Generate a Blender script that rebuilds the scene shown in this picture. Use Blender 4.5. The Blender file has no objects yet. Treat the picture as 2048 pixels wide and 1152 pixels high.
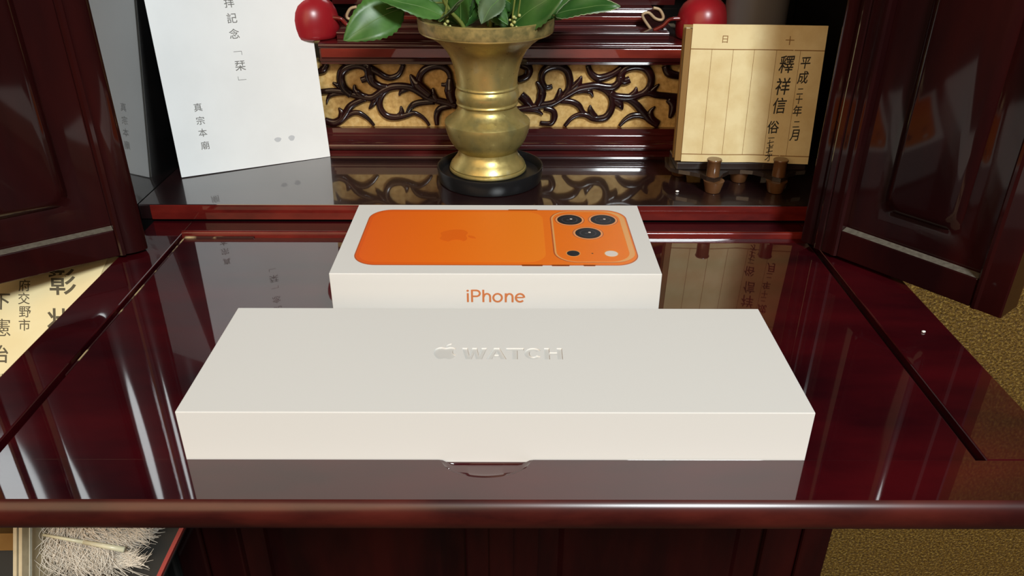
import bpy, bmesh, math, random
from mathutils import Vector, Matrix
random.seed(7)
SC = bpy.context.scene
COL = SC.collection
# ------------------------------------------------------------------ camera, world, light, exposure
cam_d = bpy.data.cameras.new('camera'); cam = bpy.data.objects.new('camera', cam_d); COL.objects.link(cam)
cam_d.sensor_width = 36.0; cam_d.lens = 1578.9 * 36.0 / 2048.0; cam_d.clip_start = 0.01; cam_d.clip_end = 50
_r = Vector((0.99999, -0.0014, 0.0033)); _f = Vector((0.0028, 0.8794, -0.4761)).normalized()
_r = (_r - _f * _r.dot(_f)).normalized(); _u = _r.cross(_f)
cam.matrix_world = Matrix(((_r.x, _u.x, -_f.x, 0.0053), (_r.y, _u.y, -_f.y, -0.2405), (_r.z, _u.z, -_f.z, 0.2067), (0, 0, 0, 1)))
SC.camera = cam
w = bpy.data.worlds.new('world'); SC.world = w; w.use_nodes = True
bg = w.node_tree.nodes['Background']; bg.inputs[0].default_value = (1.0, 0.86, 0.70, 1); bg.inputs[1].default_value = 0.026
ld = bpy.data.lights.new('ceiling_lamp', 'AREA'); ld.shape = 'DISK'; ld.size = 0.42; ld.energy = 40; ld.color = (0.92, 0.985, 1.0)
lamp = bpy.data.objects.new('ceiling_lamp', ld); COL.objects.link(lamp)
lamp.location = (0.51, -1.32, 1.37)
lamp.rotation_euler = (Vector((0.0, 0.2, 0.03)) - lamp.location).to_track_quat('-Z', 'Y').to_euler()
ld2 = bpy.data.lights.new('warm_fill', 'AREA'); ld2.shape = 'DISK'; ld2.size = 1.6; ld2.energy = 14; ld2.color = (1.0, 0.68, 0.40)  # added warm fill, lifts the shaded half of the register
fill_light = bpy.data.objects.new('warm_fill', ld2); COL.objects.link(fill_light); fill_light.location = (-0.75, -1.25, 0.95)
fill_light.rotation_euler = (Vector((0.05, 0.2, 0.03)) - fill_light.location).to_track_quat('-Z', 'Y').to_euler()
vs = SC.view_settings; vs.view_transform = 'Standard'; vs.look = 'None'; vs.gamma = 1; vs.exposure = 0.0
vs.use_curve_mapping = False

# ---- measured outlines, millimetres
SCROLLS = [([(-136.2, 56.1), (-126.4, 57.0), (-118.6, 56.4), (-112.7, 54.6), (-104.9, 52.8), (-97.7, 51.9), (-92.6, 54.4), (-88.1, 57.4), (-81.9, 59.9), (-73.9, 60.5), (-66.8, 59.0), (-60.9, 55.7), (-53.8, 51.4), (-44.1, 49.0), (-34.4, 45.9)], [1.12, 1.62, 1.5]), ([(-112.1, 54.3), (-117.1, 58.9), (-118.8, 65.2), (-117.5, 70.6), (-113.2, 74.2), (-106.5, 75.8), (-100.9, 74.5), (-98.5, 70.6), (-99.8, 66.5), (-103.9, 64.8)], [1.86, 1.74, 1.24]), ([(-96.5, 73.6), (-91.3, 70.7), (-86.2, 67.4), (-81.4, 66.8), (-75.8, 69.5), (-72.2, 76.1)], [1.47, 1.35, 0.98]), ([(-102.9, 76.0), (-98.1, 75.4), (-97.4, 70.1), (-96.1, 64.1), (-90.9, 60.5), (-84.9, 59.6)], [1.23, 2.08, 1.35]), ([(-109.1, 61.6), (-108.8, 57.4), (-104.8, 53.7), (-100.1, 52.5)], [0.37, 1.61, 1.24]), ([(-125.1, 63.1), (-121.7, 61.0), (-118.4, 58.0)], [0.37, 0.99, 0.99]), ([(-131.1, 47.5), (-129.0, 52.7), (-123.0, 54.8), (-114.5, 54.8)], [0.31, 0.88, 0.75]), ([(-101.4, 51.3), (-109.6, 48.2), (-114.2, 45.1), (-117.7, 40.1), (-121.2, 36.0), (-127.1, 33.1), (-133.7, 34.4)], [1.11, 1.61, 1.61]), ([(-122.5, 44.4), (-120.5, 40.4), (-121.8, 35.7)], [0.25, 1.37, 1.5]), ([(-120.6, 35.4), (-114.0, 39.8), (-108.4, 40.7), (-103.7, 38.2), (-100.3, 35.1), (-97.2, 31.0)], [1.0, 1.13, 0.63]), ([(-99.9, 43.6), (-96.1, 48.2), (-92.1, 53.2)], [0.31, 1.24, 0.87]), ([(-82.5, 59.6), (-88.2, 55.6), (-91.4, 49.5), (-91.3, 43.9), (-88.5, 39.5), (-84.0, 37.5), (-77.9, 37.6), (-72.2, 39.0), (-66.6, 40.5), (-61.8, 38.4), (-58.2, 35.2), (-55.6, 31.1)], [1.23, 1.47, 0.61]), ([(-76.1, 45.8), (-75.8, 40.8), (-79.1, 37.7)], [0.31, 1.23, 1.11]), ([(-67.7, 69.2), (-65.0, 64.2), (-60.1, 59.3), (-53.7, 53.9)], [0.37, 2.44, 2.07]), ([(-71.9, 39.6), (-68.4, 45.5), (-62.5, 48.3), (-50.8, 49.3)], [0.74, 1.36, 1.36]), ([(-61.2, 61.8), (-61.2, 66.6), (-58.3, 71.4), (-52.7, 74.6), (-45.5, 75.3), (-40.2, 72.0), (-38.6, 66.6), (-41.2, 62.1), (-45.4, 61.8)], [1.46, 1.59, 0.73]), ([(-76.8, 53.5), (-75.4, 56.3), (-71.1, 58.1), (-66.8, 58.7)], [0.31, 0.98, 0.86]), ([(-51.6, 59.4), (-51.2, 54.5), (-49.0, 49.6)], [0.37, 1.34, 1.59]), ([(-49.7, 31.4), (-49.7, 38.4), (-46.7, 44.0), (-38.7, 45.9)], [0.86, 1.48, 1.23]), ([(-135.2, 70.5), (-130.7, 72.6), (-127.9, 76.5)], [0.99, 1.61, 1.24]), ([(-38.6, 66.6), (-38.8, 60.0), (-38.4, 53.9), (-36.8, 48.4)], [1.21, 2.67, 1.82]), ([(10.3, 43.4), (20.4, 45.0), (27.9, 46.6), (36.0, 47.9), (41.3, 50.7), (46.6, 54.1), (54.5, 58.7), (59.8, 60.2), (67.8, 61.2), (75.9, 60.2), (81.2, 60.4), (85.0, 63.6), (86.0, 68.3)], [1.35, 1.62, 1.62]), ([(36.3, 60.8), (31.6, 60.1), (28.5, 64.8), (29.0, 70.7), (33.3, 74.6), (40.5, 75.4), (46.3, 72.4), (48.8, 66.2), (48.7, 59.5), (45.2, 53.8)], [0.94, 1.75, 1.48]), ([(24.5, 64.4), (28.3, 58.1), (28.1, 52.0), (25.5, 46.5)], [0.4, 2.01, 1.47]), ([(41.7, 59.5), (41.9, 54.1), (39.3, 49.3)], [0.4, 1.75, 1.48]), ([(57.4, 68.5), (55.0, 62.9), (49.1, 57.8)], [0.27, 1.61, 1.34]), ([(61.7, 76.1), (63.9, 70.8), (68.8, 67.2), (74.1, 67.6), (80.6, 70.2), (86.9, 74.8)], [1.07, 1.61, 1.34]), ([(67.8, 60.9), (74.6, 58.6), (79.6, 54.2), (81.3, 48.8), (80.3, 42.6), (77.2, 38.1), (72.5, 36.7), (67.0, 37.0), (62.1, 39.4), (56.6, 39.6), (51.3, 37.0), (46.4, 31.0)], [1.35, 1.62, 0.81]), ([(42.7, 50.0), (50.8, 49.4), (56.3, 46.6), (59.6, 41.8), (65.6, 37.7)], [1.22, 1.35, 0.81]), ([(64.8, 47.0), (65.5, 42.5), (69.0, 38.0)], [0.27, 1.36, 1.36]), ([(66.5, 52.8), (64.7, 56.5), (59.9, 57.5), (50.5, 56.0)], [0.27, 1.22, 0.81]), ([(89.1, 43.3), (86.8, 47.4), (81.8, 50.8)], [0.27, 1.64, 1.23]), ([(78.8, 56.2), (83.0, 53.5), (93.2, 52.7), (99.2, 54.1), (106.4, 56.3), (113.9, 54.6), (123.5, 53.6), (137.1, 52.3)], [1.76, 1.49, 1.49]), ([(92.9, 66.0), (88.3, 64.6), (86.3, 69.3), (89.6, 73.9), (96.8, 75.7), (103.6, 74.1), (108.0, 69.0), (108.5, 63.0), (105.6, 57.6), (98.6, 53.2)], [1.49, 1.89, 1.35]), ([(114.9, 62.7), (110.9, 58.7), (106.5, 55.3)], [0.34, 1.09, 1.09]), ([(98.0, 60.6), (97.3, 56.3), (93.2, 53.2)], [0.27, 1.36, 1.22]), ([(82.5, 51.5), (91.9, 51.4), (99.0, 47.4), (104.2, 42.0), (109.4, 36.4), (116.7, 31.9)], [1.09, 1.63, 1.49]), ([(87.6, 31.1), (91.7, 36.0), (96.9, 39.0), (103.8, 39.0), (109.4, 36.4)], [0.69, 1.37, 1.23]), ([(113.4, 46.0), (110.3, 42.0), (111.4, 37.1), (116.6, 32.9)], [0.34, 1.51, 1.51]), ([(13.0, 43.4), (23.9, 43.0), (29.7, 39.7)], [1.08, 1.22, 0.41]), ([(30.6, 44.5), (37.1, 42.5), (38.4, 37.6), (35.7, 33.1), (27.8, 33.4)], [1.08, 1.49, 0.81]), ([(117.9, 76.2), (121.8, 70.3), (133.4, 68.1)], [1.63, 1.9, 1.36]), ([(12.7, 76.6), (18.7, 74.0), (17.4, 68.1), (10.8, 65.4)], [1.47, 1.73, 1.33]), ([(12.9, 54.0), (17.7, 49.9), (21.8, 45.2)], [2.02, 2.02, 1.08]), ([(125.1, 37.2), (126.9, 46.8), (122.3, 51.6)], [0.69, 2.07, 1.38])]
STAIR_SCROLLS = [[(107.2, 352.0, 99.5), (100.4, 352.0, 108.6), (104.4, 352.0, 111.0), (109.7, 352.0, 107.0), (114.0, 352.0, 106.0), (115.3, 352.0, 108.3), (112.3, 352.0, 113.0), (107.6, 352.0, 114.3)], [(107.8, 345.0, 99.9), (114.5, 345.0, 103.3), (118.9, 345.0, 107.5), (126.5, 345.0, 108.2)]]
LEAVES_LEFT = [((-62.6, 283.0, 125.1), (-97.8, 262.0, 109.1), 26.200000000000003, 0.3), ((-35.4, 272.0, 121.3), (-76.9, 262.0, 135.2), 19.0, 0.1), ((-52.4, 288.0, 124.4), (-80.4, 275.0, 124.2), 8.0, 0.2), ((-38.4, 262.0, 120.0), (-19.8, 252.0, 136.8), 4.5, 0.0)]
LEAVES_MID = [((-0.2, 275.0, 133.0), (-12.7, 262.0, 118.9), 17.0, 0.2), ((-10.0, 282.0, 130.8), (3.8, 268.0, 117.0), 11.0, 0.1), ((8.9, 290.0, 123.0), (-6.0, 285.0, 134.6), 13.0, 0.1), ((-1.4, 288.0, 119.6), (4.4, 285.0, 136.7), 8.0, 0.0)]
LEAVES_RIGHT = [((7.3, 268.0, 117.9), (40.6, 256.0, 142.0), 26.5, 0.12), ((29.9, 284.0, 119.1), (48.7, 280.0, 134.2), 14.0, 0.1), ((33.3, 277.0, 121.2), (72.3, 266.0, 129.0), 16.5, 0.25), ((36.6, 295.0, 126.6), (63.5, 290.0, 138.9), 17.0, 0.1)]


# ------------------------------------------------------------------ materials
def mat(name):
    m = bpy.data.materials.new(name); m.use_nodes = True
    return m, m.node_tree.nodes, m.node_tree.links, m.node_tree.nodes['Principled BSDF']
def setp(b, **k):
    for a, v in k.items():
        b.inputs[a.replace('_', ' ')].default_value = v
def noise(n, l, scale, detail=4, stretch=None, rough=.55):
    tc = n.new('ShaderNodeTexCoord'); t = n.new('ShaderNodeTexNoise'); t.inputs['Scale'].default_value = scale
    t.inputs['Detail'].default_value = detail; t.inputs['Roughness'].default_value = rough
    if stretch:
        mp = n.new('ShaderNodeMapping'); mp.inputs['Scale'].default_value = stretch
        l.new(tc.outputs['Object'], mp.inputs[0]); l.new(mp.outputs[0], t.inputs['Vector'])
    else:
        l.new(tc.outputs['Object'], t.inputs['Vector'])
    return t
def ramp(n, l, src, stops):
    r = n.new('ShaderNodeValToRGB'); l.new(src, r.inputs[0])
    e = r.color_ramp.elements
    while len(e) < len(stops): e.new(.5)
    for i, (p, c) in enumerate(stops):
        e[i].position = p; e[i].color = (c[0], c[1], c[2], 1)
    return r
def bump(n, l, b, src, strength, dist):
    u = n.new('ShaderNodeBump'); u.inputs['Strength'].default_value = strength; u.inputs['Distance'].default_value = dist
    l.new(src, u.inputs['Height']); l.new(u.outputs[0], b.inputs['Normal']); return u
def plain(name, col, rough=.5, metal=0, spec=.5, coat=0):
    m, n, l, b = mat(name)
    setp(b, Base_Color=(*col, 1), Roughness=rough, Metallic=metal, Specular_IOR_Level=spec, Coat_Weight=coat, Coat_Roughness=.05)
    return m
def lacquer(name, c0, c1, scale=14, stretch=(1, 4, 4), rough=.35, ior=1.9, coat_rough=.025, spec=.3):
    m, n, l, b = mat(name)
    t = noise(n, l, scale, 5, stretch)
    r = ramp(n, l, t.outputs['Fac'], [(.35, c0), (.68, c1)])
    l.new(r.outputs[0], b.inputs['Base Color'])
    setp(b, Roughness=rough, Specular_IOR_Level=spec, Coat_Weight=1.0, Coat_Roughness=coat_rough, Coat_IOR=ior)
    return m
M = {}
M['table'] = lacquer('lacquer_table', (.018, .0014, .0032), (.060, .0026, .0048), 9, (1, 3, 3), spec=.05)
M['door'] = lacquer('lacquer_door', (.010, .0018, .0022), (.030, .0036, .0032), 8, (3, 3, .7), ior=1.42, coat_rough=.075, spec=.08)
M['edge'] = lacquer('lacquer_red_edge', (.070, .0050, .0045), (.190, .016, .010), 22, (1, 3, 3), ior=1.5, spec=.1)
M['nose'] = lacquer('lacquer_nose', (.030, .0045, .004), (.095, .014, .009), 16, (1, 3, 3), ior=1.5, coat_rough=.26, spec=.1)
M['dais'] = lacquer('lacquer_dais', (.035, .0050, .0055), (.080, .009, .008), 18, (1, 3, 3), ior=1.7, coat_rough=.07, spec=.15)
M['redface'] = lacquer('lacquer_bright_red', (.13, .012, .008), (.24, .028, .014), 20, (1, 3, 3), ior=1.5)
M['black'] = lacquer('lacquer_black', (.003, .003, .003), (.006, .005, .005), 10, ior=1.95)
M['shelf'] = lacquer('lacquer_shelf', (.012, .0045, .005), (.022, .007, .007), 10, (1, 4, 1), ior=2.0, coat_rough=.045)
M['scroll'] = lacquer('lacquer_scroll', (.010, .003, .003), (.028, .005, .005), 60, (1, 1, 1), ior=1.5, coat_rough=.16, spec=.1)
M['finial'] = lacquer('lacquer_vermilion', (.28, .008, .014), (.36, .013, .018), 30, (1, 1, 1), ior=1.35, coat_rough=.28)
M['post'] = plain('dark_grey_post', (.15, .145, .155), .42)
def m_gold():
    m, n, l, b = mat('gold_leaf_panel'); t = noise(n, l, 260, 6)
    r = ramp(n, l, t.outputs['Fac'], [(.30, (.50, .29, .090)), (.52, (.70, .45, .155)), (.72, (.82, .58, .25))])
    l.new(r.outputs[0], b.inputs['Base Color']); setp(b, Roughness=.55, Metallic=.15); bump(n, l, b, t.outputs['Fac'], .25, .0006)
    return m
M['gold'] = m_gold()
M['goldline'] = plain('gold_line', (.48, .34, .20), .5, .2)
def m_wear():
    m, n, l, b = mat('worn_lacquer_edge'); t = noise(n, l, 60, 5)
    r = ramp(n, l, t.outputs['Fac'], [(.52, (.03, .006, .006)), (.60, (.50, .38, .20))])
    l.new(r.outputs[0], b.inputs['Base Color']); setp(b, Roughness=.35); return m
M['wear'] = m_wear()
def m_dust():
    m, n, l, b = mat('dusty_ledge'); t = noise(n, l, 420, 5)
    r = ramp(n, l, t.outputs['Fac'], [(.30, (.075, .062, .048)), (.70, (.13, .115, .09))])
    l.new(r.outputs[0], b.inputs['Base Color']); setp(b, Roughness=.8, Specular_IOR_Level=.2); return m
M['dust'] = m_dust()
def m_box():
    m, n, l, b = mat('white_carton'); t = noise(n, l, 900, 3)
    setp(b, Base_Color=(.80, .785, .75, 1), Roughness=.48, Specular_IOR_Level=.4); bump(n, l, b, t.outputs['Fac'], .05, .0001); return m
M['box'] = m_box()
M['deboss'] = plain('debossed_gloss', (.70, .685, .65), .4)
def m_orange(name, stops):
    m, n, l, b = mat(name); tc = n.new('ShaderNodeTexCoord'); sp = n.new('ShaderNodeSeparateXYZ')
    l.new(tc.outputs['Object'], sp.inputs[0]); mr = n.new('ShaderNodeMapRange')
    mr.inputs['From Min'].default_value = -.075; mr.inputs['From Max'].default_value = .075
    l.new(sp.outputs['X'], mr.inputs[0])
    r = ramp(n, l, mr.outputs[0], stops)
    l.new(r.outputs[0], b.inputs['Base Color']); setp(b, Roughness=.38, Specular_IOR_Level=.25); return m
M['orange'] = m_orange('printed_orange', [(0, (.80, .110, .008)), (.45, (.90, .165, .009)), (1, (.92, .235, .022))])
M['orange_rim'] = plain('printed_dark_orange', (.50, .095, .016), .4)
M['orange_glass'] = m_orange('printed_light_orange', [(0, (.86, .130, .008)), (.3, (.93, .180, .009)), (.66, (.95, .245, .018))])
M['orange_logo'] = plain('printed_logo_orange', (.85, .145, .008), .4, 0, .25)
M['orange_pale'] = plain('printed_pale_orange', (.83, .40, .13), .4)
M['lens_ring'] = plain('printed_lens_ring', (.85, .36, .13), .4)
M['lens_black'] = plain('printed_lens_black', (.008, .009, .011), .3, 0, .2)
M['lens_grey'] = plain('printed_lens_grey', (.05, .052, .06), .35, 0, .2)
M['flash'] = plain('printed_flash', (.80, .72, .66), .4)
M['copper_text'] = plain('copper_lettering', (.66, .215, .075), .35, 0)
def m_paper(name, c0, c1, scale, rough=.75, stops=(.38, .62)):
    m, n, l, b = mat(name); t = noise(n, l, scale, 6)
    r = ramp(n, l, t.outputs['Fac'], [(stops[0], c0), (stops[1], c1)])
    l.new(r.outputs[0], b.inputs['Base Color']); setp(b, Roughness=rough, Specular_IOR_Level=.2); return m
M['paper'] = m_paper('white_paper', (.89, .88, .86), (.93, .92, .90), 22)
M['pages'] = m_paper('page_edges', (.50, .40, .22), (.62, .52, .32), 300)
M['tan'] = m_paper('aged_page', (.71, .56, .29), (.80, .67, .38), 55)
M['tanedge'] = plain('brown_cover_edge', (.26, .14, .035), .7)
M['rule'] = plain('brown_ruling', (.28, .15, .05), .8)
M['ink'] = plain('ink_black', (.025, .022, .018), .8)
M['inkgrey'] = plain('ink_grey', (.20, .19, .175), .8)
M['inkbrush'] = plain('ink_brush_grey', (.13, .105, .06), .8)
M['stain'] = plain('pale_stain', (.60, .60, .61), .8)
M['cert'] = m_paper('cream_certificate', (.90, .75, .42), (.94, .81, .48), 30)
def m_brass():
    m, n, l, b = mat('aged_brass'); t = noise(n, l, 45, 6, (1, 1, .6)); t2 = noise(n, l, 330, 4)
    r = ramp(n, l, t.outputs['Fac'], [(.28, (.27, .27, .13)), (.46, (.45, .36, .125)), (.64, (.60, .47, .17)), (.78, (.60, .56, .34))])
    l.new(r.outputs[0], b.inputs['Base Color'])
    rr = ramp(n, l, t2.outputs['Fac'], [(.3, (.26, .26, .26)), (.7, (.46, .46, .46))]); l.new(rr.outputs[0], b.inputs['Roughness'])
    setp(b, Metallic=.62); bump(n, l, b, t2.outputs['Fac'], .12, .0004); return m
M['brass'] = m_brass()
M['patina'] = m_paper('patina_brass', (.15, .13, .05), (.34, .26, .095), 160, .4)
M['tray'] = plain('black_dish', (.010, .010, .011), .33)
M['water'] = plain('dark_soil', (.008, .010, .005), .4)
def m_leaf(name, c0, c1, rough=.32):
    m, n, l, b = mat(name); t = noise(n, l, 70, 5)
    r = ramp(n, l, t.outputs['Fac'], [(.35, c0), (.66, c1)])
    l.new(r.outputs[0], b.inputs['Base Color']); setp(b, Roughness=rough, Specular_IOR_Level=.55); bump(n, l, b, t.outputs['Fac'], .1, .0005)
    return m
M['leaf'] = m_leaf('leaf_green', (.042, .125, .022), (.078, .190, .038), .42)
M['leafd'] = m_leaf('leaf_dark_green', (.022, .080, .014), (.044, .125, .022), .38)
M['leafy'] = m_leaf('leaf_yellow_green', (.10, .20, .02), (.16, .28, .03))
M['leafgrey'] = m_leaf('leaf_grey_green', (.07, .12, .055), (.11, .17, .08), .5)
M['vein'] = plain('leaf_vein', (.13, .24, .07), .45)
M['rimleaf'] = plain('leaf_pale_margin', (.42, .48, .28), .5)
M['stem'] = plain('stem_green', (.14, .17, .03), .5)
M['bud'] = plain('bud_pale', (.45, .46, .16), .45)
M['standwood'] = lacquer('stand_brown', (.10, .042, .015), (.17, .075, .028), 40, (1, 1, 1), ior=1.5, coat_rough=.15)
M['standdark'] = lacquer('stand_dark', (.016, .010, .008), (.030, .018, .013), 40, (1, 1, 1), ior=1.7, coat_rough=.1)
def m_wall():
    m, n, l, b = mat('gold_sand_plaster'); t = noise(n, l, 330, 3, None, .7); t2 = noise(n, l, 6, 3)
    r = ramp(n, l, t.outputs['Fac'], [(.36, (.10, .048, .006)), (.54, (.27, .138, .015)), (.66, (.60, .39, .085))])
    l.new(r.outputs[0], b.inputs['Base Color']); setp(b, Roughness=.45, Specular_IOR_Level=.6); bump(n, l, b, t.outputs['Fac'], 1.0, .004); return m
M['wall'] = m_wall()
M['floor'] = m_paper('dark_floor', (.030, .018, .010), (.050, .032, .018), 40)
M['cardboard'] = m_paper('brown_card', (.20, .10, .025), (.28, .15, .04), 40)
M['darkgrey'] = plain('dark_board', (.022, .022, .02), .5)
M['redrim'] = plain('red_rim', (.40, .055, .045), .45)
M['palewood'] = m_paper('pale_wood', (.50, .40, .24), (.66, .55, .36), 60, .5)
M['hair'] = plain('cream_hair', (.86, .78, .66), .7)
M['rod'] = plain('pale_gold_rod', (.86, .82, .58), .3, 0)
M['glassedge'] = plain('glass_edge', (.62, .60, .48), .15)

# ------------------------------------------------------------------ mesh helpers (world coordinates in metres)
LOC = {}
def thing(name, loc, label, cat, group=None):
    e = bpy.data.objects.new(name, None); e.empty_display_size = .02; COL.objects.link(e)
    e.location = loc; LOC[e] = Vector(loc)
    e['label'] = label; e['category'] = cat
    if group: e['group'] = group
    return e
def part(name, loc, parent):
    e = bpy.data.objects.new(name, None); e.empty_display_size = .01; COL.objects.link(e)
    e.parent = parent; e.matrix_parent_inverse = Matrix.Translation(-LOC[parent])
    e.location = loc; LOC[e] = Vector(loc); return e
def link(name, me, m, parent=None, smooth=False):
    if m is not None: me.materials.clear(); me.materials.append(M[m])
    o = bpy.data.objects.new(name, me); COL.objects.link(o)
    if smooth:
        for p in me.polygons: p.use_smooth = True
    if parent is not None:
        o.parent = parent
        o.matrix_parent_inverse = Matrix.Translation(-LOC.get(parent, Vector((0, 0, 0))))
    return o
def pyd(name, v, f, m, parent=None, smooth=False):
    me = bpy.data.meshes.new(name); me.from_pydata([tuple(x) for x in v], [], f); me.validate()
    bm = bmesh.new(); bm.from_mesh(me); bmesh.ops.recalc_face_normals(bm, faces=bm.faces); bm.to_mesh(me); bm.free()
    return link(name, me, m, parent, smooth)
def bmlink(name, bm, m, parent=None, smooth=False):
    me = bpy.data.meshes.new(name); bmesh.ops.recalc_face_normals(bm, faces=bm.faces); bm.to_mesh(me); bm.free()
    return link(name, me, m, parent, smooth)
def bm_box(bm, lo, hi, bev=0, frame=None):
    """axis box, or in a frame (origin, ex, ey, ez)"""
    vs_ = []
    for z in (lo[2], hi[2]):
        for x, y in ((lo[0], lo[1]), (hi[0], lo[1]), (hi[0], hi[1]), (lo[0], hi[1])):
            p = Vector((x, y, z)) if frame is None else frame[0] + frame[1] * x + frame[2] * y + frame[3] * z
            vs_.append(bm.verts.new(p))
    fs = [bm.faces.new([vs_[i] for i in q]) for q in ((3, 2, 1, 0), (4, 5, 6, 7), (0, 1, 5, 4), (1, 2, 6, 5), (2, 3, 7, 6), (3, 0, 4, 7))]
    bmesh.ops.recalc_face_normals(bm, faces=fs)
    if bev:
        es = set()
        for f in fs: es.update(f.edges)
        bmesh.ops.bevel(bm, geom=list(es), offset=bev, segments=2, profile=.5, affect='EDGES')
def box(name, lo, hi, m, parent=None, bev=.0006, frame=None):
    bm = bmesh.new(); bm_box(bm, lo, hi, bev, frame); return bmlink(name, bm, m, parent)
def extrude_x(name, prof, x0, x1, m, parent=None, smooth=False):
    """closed (y,z) profile swept along x"""
    n = len(prof)
    v = [(x0, y, z) for y, z in prof] + [(x1, y, z) for y, z in prof]
    f = [(i, (i + 1) % n, n + (i + 1) % n, n + i) for i in range(n)] + [tuple(range(n))[::-1], tuple(range(n, 2 * n))]
    o = pyd(name, v, f, m, parent)
    if smooth:
        for p in o.data.polygons: p.use_smooth = len(p.vertices) == 4
        o.data.set_sharp_from_angle(angle=math.radians(38))
    return o
def arc(cy, cz, r, a0, a1, n=8):
    return [(cy + r * math.cos(math.radians(a0 + (a1 - a0) * i / n)), cz + r * math.sin(math.radians(a0 + (a1 - a0) * i / n))) for i in range(n + 1)]
def lathe(name, prof, cx, cy, m, parent=None, seg=72, sharp=40):
    v, f = [], []
    for r, z in prof:
        for k in range(seg):
            a = 2 * math.pi * k / seg; v.append((cx + r * math.cos(a), cy + r * math.sin(a), z))
    n = len(prof)
    for i in range(n - 1):
        for k in range(seg):
            a, b = i * seg + k, i * seg + (k + 1) % seg
            f.append((a, b, b + seg, a + seg))
    f.append(tuple(range(seg))[::-1]); f.append(tuple(range((n - 1) * seg, n * seg)))
    o = pyd(name, v, f, m, parent, True); o.data.set_sharp_from_angle(angle=math.radians(sharp)); return o
def catmull(P, n=6):
    P = [Vector(p) for p in P]; out = []
    for i in range(len(P) - 1):
        p0 = P[max(i - 1, 0)]; p1 = P[i]; p2 = P[i + 1]; p3 = P[min(i + 2, len(P) - 1)]
        for k in range(n):
            t = k / n
            out.append(.5 * ((2 * p1) + (p2 - p0) * t + (2 * p0 - 5 * p1 + 4 * p2 - p3) * t * t + (3 * p1 - p0 - 3 * p2 + p3) * t ** 3))
    out.append(P[-1]); return out
def bm_tube(bm, P, rad, seg=8, flat=None, cap=True):
    """tube along points; rad(t); flat=(axis Vector, factor) squashes the section along an axis"""
    rings = []; up = Vector((0.13, 0.71, 0.35)).normalized()
    for i, p in enumerate(P):
        d = (P[min(i + 1, len(P) - 1)] - P[max(i - 1, 0)]).normalized()
        a = up.cross(d)
        if a.length < 1e-4: a = Vector((1, 0, 0)).cross(d)
        a.normalize(); b = d.cross(a); up = b
        r = rad(i / (len(P) - 1)); ring = []
        for k in range(seg):
            t = 2 * math.pi * k / seg; off = a * math.cos(t) * r + b * math.sin(t) * r
            if flat: off = off - flat[0] * off.dot(flat[0]) * (1 - flat[1])
            ring.append(bm.verts.new(p + off))
        rings.append(ring)
    for r0, r1 in zip(rings, rings[1:]):
        for k in range(seg):
            bm.faces.new((r0[k], r0[(k + 1) % seg], r1[(k + 1) % seg], r1[k]))
    if cap:
        bm.faces.new(rings[0][::-1]); bm.faces.new(rings[-1])
def tube(name, P, rad, m, parent=None, seg=8, flat=None):
    bm = bmesh.new(); bm_tube(bm, [Vector(p) for p in P], rad if callable(rad) else (lambda t: rad), seg, flat)
    return bmlink(name, bm, m, parent, True)
def rad3(a, b, c):
    return lambda t: (a + (b - a) * min(1, t * 2.2)) if t < .4545 else b + (c - b) * (t - .4545) / .5455
def text2d(body, bold=0.0, extrude=0.0, res=4):
    """glyph mesh of a text in the built-in typeface, as (verts, faces) with the glyph box centred on 0"""
    cu = bpy.data.curves.new('glyphs', 'FONT'); cu.body = body; cu.size = 1; cu.offset = bold; cu.extrude = extrude; cu.resolution_u = res
    to = bpy.data.objects.new('glyphs', cu); COL.objects.link(to)
    dg = bpy.context.evaluated_depsgraph_get(); dg.update()
    me = bpy.data.meshes.new_from_object(to.evaluated_get(dg))
    v = [Vector(x.co) for x in me.vertices]; f = [tuple(p.vertices) for p in me.polygons]
    bpy.data.objects.remove(to); bpy.data.curves.remove(cu); bpy.data.meshes.remove(me)
    return v, f
def text_on(name, body, cu, cv, height, fmap, m, parent, width=None, bold=0.0, rot=0.0, shear=0.0):
    """lay a glyph (centre cu,cv ; size in metres) on a surface through fmap(u,v)->Vector"""
    v, f = text2d(body, bold)
    if not v: return None
    x0, x1 = min(p.x for p in v), max(p.x for p in v); y0, y1 = min(p.y for p in v), max(p.y for p in v)
    s = height / max(y1 - y0, 1e-6); sx = s if width is None else width / max(x1 - x0, 1e-6)
    out = []
    for p in v:
        x = (p.x - (x0 + x1) / 2) * sx; y = (p.y - (y0 + y1) / 2) * s
        x += shear * y
        out.append(fmap(cu + x * math.cos(rot) - y * math.sin(rot), cv + x * math.sin(rot) + y * math.cos(rot)))
    me = bpy.data.meshes.new(name); me.from_pydata([tuple(p) for p in out], [], f); me.validate()
    return link(name, me, m, parent)
def glyph_on(name, ch, cu, cv, em, fmap, m, parent, bold=0.0, rot=0.0, shear=0.0, sx=1.0):
    """CJK glyph placed by its em box (centre .5,.38)"""
    v, f = text2d(ch, bold)
    if not v: return None
    x0, x1 = min(p.x for p in v), max(p.x for p in v)
    cxx = (x0 + x1) / 2 if ch not in '「」' else .5
    out = []
    for p in v:
        x = (p.x - cxx) * em * sx; y = (p.y - .38) * em
        x += shear * y
        out.append(fmap(cu + x * math.cos(rot) - y * math.sin(rot), cv + x * math.sin(rot) + y * math.cos(rot)))
    me = bpy.data.meshes.new(name); me.from_pydata([tuple(p) for p in out], [], f); me.validate()
    return link(name, me, m, parent)
def bm_poly(bm, pts):
    bm.faces.new([bm.verts.new(p) for p in pts])
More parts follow.
